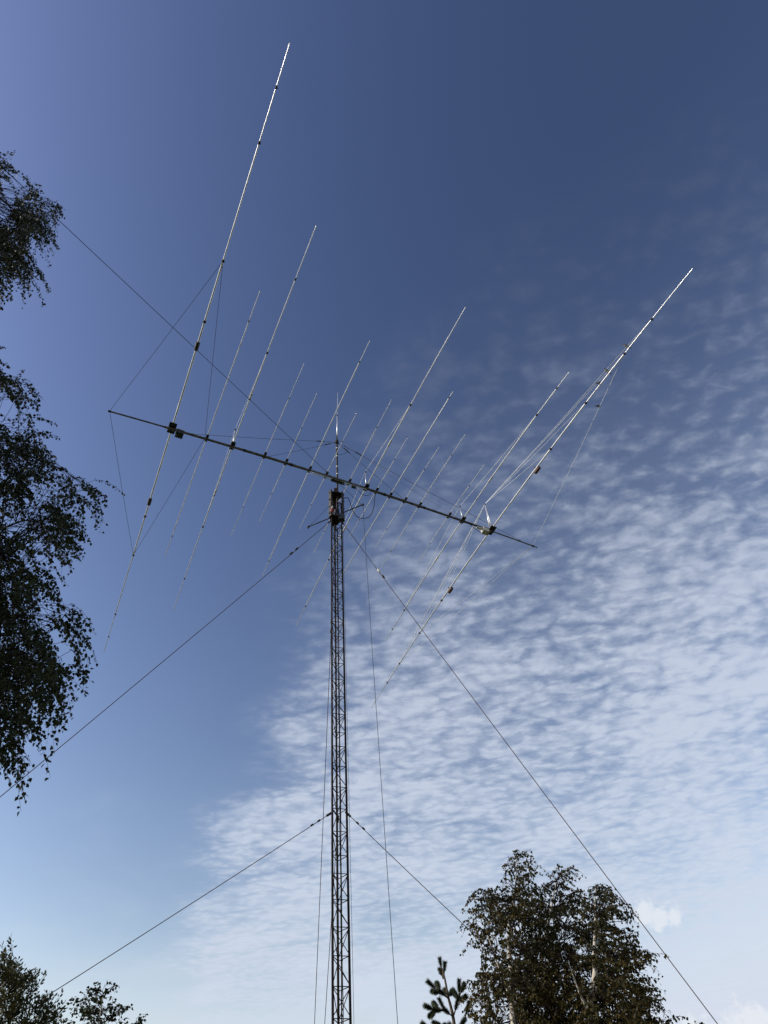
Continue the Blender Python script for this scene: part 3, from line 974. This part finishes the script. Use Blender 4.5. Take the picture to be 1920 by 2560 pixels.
UP_POLY = [(-66, 61), (-63, 63.6), (-58.8, 64.2), (-56.0, 64.0), (-53.6, 63.9), (-51.0, 64.4), (-49.0, 63.4), (-48.2, 61.9), (-48.4, 60.5), (-47.2, 59.7), (-48.3, 57.9), (-49.6, 56.7), (-53, 55.5), (-60, 54)]
MAIN_POLY = [(-56, 53.0), (-49.7, 54.6), (-46.4, 54.9), (-45.2, 53.9), (-45.4, 52.8), (-43.3, 53.3), (-40.5, 54.2), (-42.1, 52.5), (-39.2, 52.9), (-40.7, 51.6), (-39.6, 50.4), (-37.5, 49.5), (-36.7, 48.5), (-34.0, 48.9), (-31.6, 48.6), (-30.2, 48.2), (-28.4, 46.4), (-31.0, 46.6), (-32.8, 45.8), (-32.2, 44.0), (-32.1, 42.2), (-32.6, 40.9), (-31.3, 39.7), (-30.9, 41.6), (-29.6, 41.5), (-28.9, 41.0), (-29.3, 38.9), (-29.8, 37.8), (-28.4, 37.2), (-28.3, 36.1), (-28.3, 34.7), (-27.0, 33.4), (-28.7, 33.6), (-28.6, 33.2), (-29.3, 32.3), (-29.7, 31.6), (-29.9, 30.8), (-30.6, 30.0), (-30.8, 28.8), (-31.0, 28.0), (-32.5, 27.6), (-37, 28.4), (-42, 30), (-48, 36), (-54, 44)]
tb = Vector((-7.6, 4.1, 0))
build_tree('birch_tree', 'big dark leafy birch overhanging the left edge, its twigs drooping', tb,
           [(tb, 0.24), (tb + Vector((0.1, 0.1, 4)), 0.20), (tb + Vector((-0.05, 0.2, 8)), 0.16), (tb + Vector((0.1, 0.1, 12)), 0.11), (tb + Vector((-0.1, 0.0, 14.5)), 0.05), (tb + Vector((-0.2, -0.1, 16.0)), 0.012)],
           [(UP_POLY, 0.33), (MAIN_POLY, 0.72)], (8.3, 1.7), 2700, (0.22, 0.58, 0.12, 1.05, 26, 1.2), (BIRCH_LEAF, 0.050, 0.8), M['leaf_dark'], 5,
           extra=((tb + Vector((-1.8, -1.2, 10.5)), (2.5, 2.4, 5.0), 600), (Vector((-9.3, 5.2, 10.5)), (2.0, 1.7, 4.2), 650)), limbs=70, single=300, group='birches', gap=(0.55, -0.12))  # unseen crown lobes, thickened and added to shade the visible leaves from the sun

# three birches standing together on the right
R1 = [(2.1, 13.1), (3.3, 15.7), (3.8, 17.2), (3.7, 18.4), (3.5, 19.3), (3.9, 21.0), (4.8, 21.7), (5.9, 21.3), (6.7, 22.9), (8.1, 23.6), (8.7, 22.7), (8.8, 21.7), (9.3, 20.4), (9.0, 17.9), (8.6, 12.6), (8.0, 8.5), (5, 7.5), (2.4, 9)]
R2 = [(5.6, 12.8), (6.5, 15.9), (7.8, 19.2), (8.8, 20.7), (9.7, 21.8), (10.9, 22.4), (11.5, 21.9), (11.4, 21.0), (11.9, 20.3), (12.0, 18.7), (12, 15.4), (11.5, 12.3), (11, 8), (8, 7), (6, 8)]
R3 = [(8.6, 12.4), (9.6, 15.5), (11.0, 18.7), (12.1, 20.5), (13.0, 21.1), (13.9, 20.8), (14.3, 19.8), (14.1, 18.8), (14.7, 18.1), (14.1, 17.6), (14.3, 16.9), (15.2, 16.6), (15.0, 15.3), (14.4, 15.2), (14.6, 14.1), (14.6, 13.3), (15.2, 12.9), (15.3, 11.8), (15.6, 9), (13, 7), (9, 8)]
SPR = (0.14, 0.36, 0.55, 0.75, 17, 0.25)


def birch_trunk(pts, r, dist, rbase):
    out = [(polar(pts[0][0], -math.degrees(math.atan(1.6 / dist)), dist), rbase)]
    for (az, el), q in zip(pts, r):
        out.append((polar(az, el, dist), q * 0.9))
    return out


for nm, lab, poly, dist, tr, rad, sd, nsp, more in (
        ('birch_tree', 'brown-green birch at the left of the right-hand clump, beside the young pine', R1, 12.4, [(5.4, 4), (5.6, 9), (5.7, 14.5), (6.0, 16.2), (6.1, 17.5), (6.4, 18.9), (6.9, 19.9), (7.8, 22.8)], [0.10, 0.085, 0.05, 0.042, 0.036, 0.03, 0.02, 0.006], 21, 1300,
         [[(6.1, 15.6), (6.5, 16.8), (6.9, 17.5), (7.2, 18.6)], [(5.7, 14.9), (5.4, 16.2), (5.1, 17.2), (4.8, 18.6)]]),
        ('birch_tree', 'brown-green birch in the middle of the right-hand clump', R2, 13.4, [(9.4, 4), (9.0, 9), (8.4, 14), (8.1, 16.0), (8.3, 17.2), (9.2, 19), (10.3, 21.2)], [0.10, 0.085, 0.06, 0.045, 0.035, 0.025, 0.007], 22, 1400,
         [[(8.5, 13.5), (9.3, 15.0), (9.8, 16.8), (10.0, 18.4)]]),
        ('birch_tree', 'birch at the right of the clump, pale forked trunk showing, under the guy wire', R3, 12.0, [(9.9, 4), (10.2, 9), (10.6, 13.8), (11.1, 14.9), (11.5, 15.8), (11.6, 16.4), (12.2, 18.2), (12.9, 20.5)], [0.11, 0.09, 0.055, 0.048, 0.042, 0.036, 0.02, 0.006], 23, 1300,
         [[(10.9, 14.4), (11.3, 14.9), (11.9, 15.4), (12.7, 16.2)], [(10.6, 13.6), (10.3, 14.4), (10.1, 15.2), (9.9, 16.6)]])):
    T3 = birch_trunk(tr, rad, dist, 0.13)
    mt = [[(polar(a, e, dist - 0.02 * k), 0.026 - 0.007 * k) for k, (a, e) in enumerate(l)] for l in more]
    b = T3[0][0]
    build_tree(nm, lab, b, T3, [(poly, 1.0)], (dist, 1.1), nsp, SPR, (BIRCH_LEAF, 0.041, 1.0), M['leaf_autumn'], sd, limbs=34, group='birches', more_trunks=mt, feather=(0.2, 2.1), gap=(1.3, -0.27))

# dense leafy bush and a small birch top at the lower left
SH = [(-30, 9), (-29.8, 16.6), (-28.9, 17.0), (-27.5, 17.2), (-27.3, 17.5), (-27.0, 18.7), (-26.6, 17.3), (-25.8, 16.8), (-25.1, 16.7), (-24.9, 16.8), (-25.1, 16.1), (-24.8, 15.4), (-24.1, 15.7), (-23.6, 15.2), (-23.6, 14.8), (-23.2, 14.2), (-22.9, 12), (-22.9, 8.5)]
sb = polar(-26, -9.1, 10.0); sb.z = 0
build_tree('leafy_bush', 'dense dark leafy bush with upright shoots in the bottom left corner', sb,
           [(sb, 0.07), (sb + Vector((0.0, 0.1, 1.5)), 0.055), (sb + Vector((0.1, 0, 2.8)), 0.035), (sb + Vector((0.0, 0.1, 4.0)), 0.01)],
           [(SH, 1.0)], (10.0, 0.9), 950, (0.12, 0.26, 1.3, 0.1, 20, 0.38), (LANCE_LEAF, 0.043, -0.55), M['leaf_shrub'], 31, limbs=40, bark='twig', cat='bush')
SB1 = [(-23, 9), (-22.6, 13.7), (-22.3, 14.9), (-22.3, 15.6), (-21.9, 15.8), (-21.5, 16.3), (-20.9, 16.6), (-20.5, 16.4), (-20.4, 15.7), (-19.6, 15.4), (-19.6, 14.7), (-19.1, 13.7), (-19, 10)]
SB2 = [(-19.2, 12), (-19.0, 15.2), (-18.6, 15.5), (-18.4, 15.0), (-18.2, 13.8), (-18, 12)]
b2 = polar(-20.6, -9.1, 12.5); b2.z = 0
build_tree('birch_tree', 'small sparse young birch top showing beside the bottom left bush', b2,
           [(b2, 0.06), (b2 + Vector((0.05, 0, 1.6)), 0.045), (b2 + Vector((0, 0.05, 3.2)), 0.028), (polar(-20.9, 15.9, 12.5), 0.006)],
           [(SB1, 0.88), (SB2, 0.12)], (12.5, 0.6), 380, (0.14, 0.30, 0.9, 0.5, 11, 0.3), (BIRCH_LEAF, 0.046, 0.9), M['leaf_dark'], 33, limbs=22, group='birches')

# ------------------------------------------------------------------ young pine and a far tree tip
def make_pine():
    D = 13.0
    rnd = random.Random(77)
    base = polar(2.0, -7, D); base.z = 0
    root = thing('young_pine', 'young pine with bottlebrush shoots standing left of the right-hand birches', 'tree', base)
    stem = [(base, 0.06), (polar(2.0, 6, D), 0.045), (polar(1.85, 12, D), 0.030), (polar(1.8, 14.1, D), 0.024), (polar(1.7, 14.9, D), 0.021), (polar(1.6, 15.4, D), 0.018), (polar(1.5, 16.4, D), 0.014), (polar(1.36, 17.0, D), 0.010)]
    pts = [p for p, r in stem]
    MB().tube(smooth_path(pts, 4), list(np.interp(np.linspace(0, len(pts) - 1, (len(pts) - 1) * 4 + 1), range(len(pts)), [r for p, r in stem])), 8).build('trunk', M['pinebark'], root, True, base)
    shoots = []
    # (from az, el, dist) -> (to az, el, dist)
    for a, b in (((1.36, 16.85, 0), (1.30, 17.5, 0)), ((1.45, 16.5, 0), (1.62, 17.25, -.05)), ((1.4, 16.4, 0), (1.25, 16.9, .1)),
                 ((1.6, 15.3, 0), (1.05, 15.75, -.1)), ((1.05, 15.7, -.1), (0.35, 16.3, -.2)), ((1.1, 15.72, -.1), (0.95, 16.15, .1)), ((1.15, 15.6, -.1), (0.6, 15.75, -.3)),
                 ((1.6, 15.35, 0), (1.95, 15.7, .2)), ((1.65, 15.3, 0), (1.4, 15.75, .4)), ((1.8, 14.3, 0), (2.3, 15.3, -.1)), ((2.3, 15.2, -.1), (2.45, 16.2, -.15)), ((2.35, 15.4, -.1), (2.75, 15.95, .1)), ((2.25, 15.2, -.1), (2.05, 15.55, .1)),
                 ((2.2, 15.0, -.1), (2.75, 15.3, -.3)), ((1.8, 14.3, 0), (1.25, 14.75, -.1)), ((1.25, 14.75, -.1), (1.0, 15.3, -.15)), ((1.3, 14.7, -.1), (0.6, 14.75, -.3)), ((0.7, 14.7, -.25), (0.05, 15.0, -.4)), ((0.7, 14.7, -.25), (0.3, 14.45, -.5)), ((0.9, 14.7, -.2), (0.6, 15.1, .1)),
                 ((1.82, 13.5, 0), (1.2, 13.9, .3)), ((1.2, 13.9, .3), (0.5, 14.1, .4)), ((1.9, 13.0, 0), (0.6, 13.4, -.3)), ((0.6, 13.4, -.3), (-0.25, 14.1, -.4)), ((0.6, 13.4, -.3), (-0.1, 13.3, -.6)), ((1.8, 13.3, 0), (2.5, 14.1, .2)), ((2.5, 14.1, .2), (2.9, 14.9, .2)), ((1.85, 13.0, 0), (1.5, 13.9, -.4)),
                 ((1.95, 11, 0), (0.6, 11.8, .3)), ((0.6, 11.8, .3), (-0.5, 12.4, .3)), ((1.95, 11, 0), (3.2, 11.9, -.3)), ((3.2, 11.9, -.3), (4.0, 12.6, -.4)), ((1.95, 11, 0), (1.8, 12, -1.0)), ((1.95, 10.6, 0), (2.1, 11.6, 1.1))):
        shoots.append((polar(a[0], a[1], D + a[2]), polar(b[0], b[1], D + b[2])))
    for k in range(16):
        z0 = polar(2.0, 3 + 0.45 * k, D)
        an = k * 2.4
        e = z0 + Vector((math.cos(an), math.sin(an), 0.35)) * rnd.uniform(0.6, 0.9)
        shoots.append((z0, e))
    nv, nf = [], []
    V = []
    for a, b in shoots:
        d = b - a
        MB().tube([a, a.lerp(b, 0.5) - Vector((0, 0, 0.03 * d.length)), b], [0.012, 0.009, 0.005], 6).build('branch', M['pinebark'], root, True, base)
        dn = d.normalized()
        s0 = 0.30 if d.length > 0.16 else 0.05
        n = int(1700 * min(1.4, d.length / 0.22))
        for k in range(n):
            u = s0 + (1 - s0) * rnd.random() ** 0.75
            c = a.lerp(b, u)
            side = Vector((rnd.gauss(0, 1), rnd.gauss(0, 1), rnd.gauss(0, 1)))
            side = (side - dn * side.dot(dn)).normalized()
            ax = (dn * rnd.uniform(0.6, 1.1) + side * 0.9).normalized()
            wd = ax.cross(side + Vector((0.1, 0.2, 0.3)) * rnd.random()).normalized() * 0.0013
            L = rnd.uniform(0.045, 0.078)
            q = len(nv)
            nv += [c - wd, c + wd, c + ax * L]
            nf.append((q, q + 1, q + 2))
    me = bpy.data.meshes.new('needles')
    me.from_pydata([tuple(v - base) for v in nv], [], nf)
    me.materials.append(M['needle'])
    o = bpy.data.objects.new('needles', me)
    C.objects.link(o)
    o.parent = root
    o['kind'] = 'stuff'


make_pine()

FT = [(15.9, 8), (16.4, 11.5), (16.7, 12.4), (16.8, 12.75), (16.95, 12.4), (17.2, 11.6), (17.8, 8)]
b4 = polar(16.8, -4, 22.0); b4.z = 0
build_tree('birch_tree', 'tiny tree tip poking up at the bottom right edge in front of a white cloud', b4,
           [(b4, 0.09), (b4 + Vector((0.05, 0, 3)), 0.05), (polar(16.8, 12.6, 22.0), 0.006)],
           [(FT, 1.0)], (22.0, 0.7), 160, (0.12, 0.26, 1.1, 0.2, 13, 0.1), (BIRCH_LEAF, 0.06, 0.5), M['leaf_dark'], 41, limbs=20, group='birches')
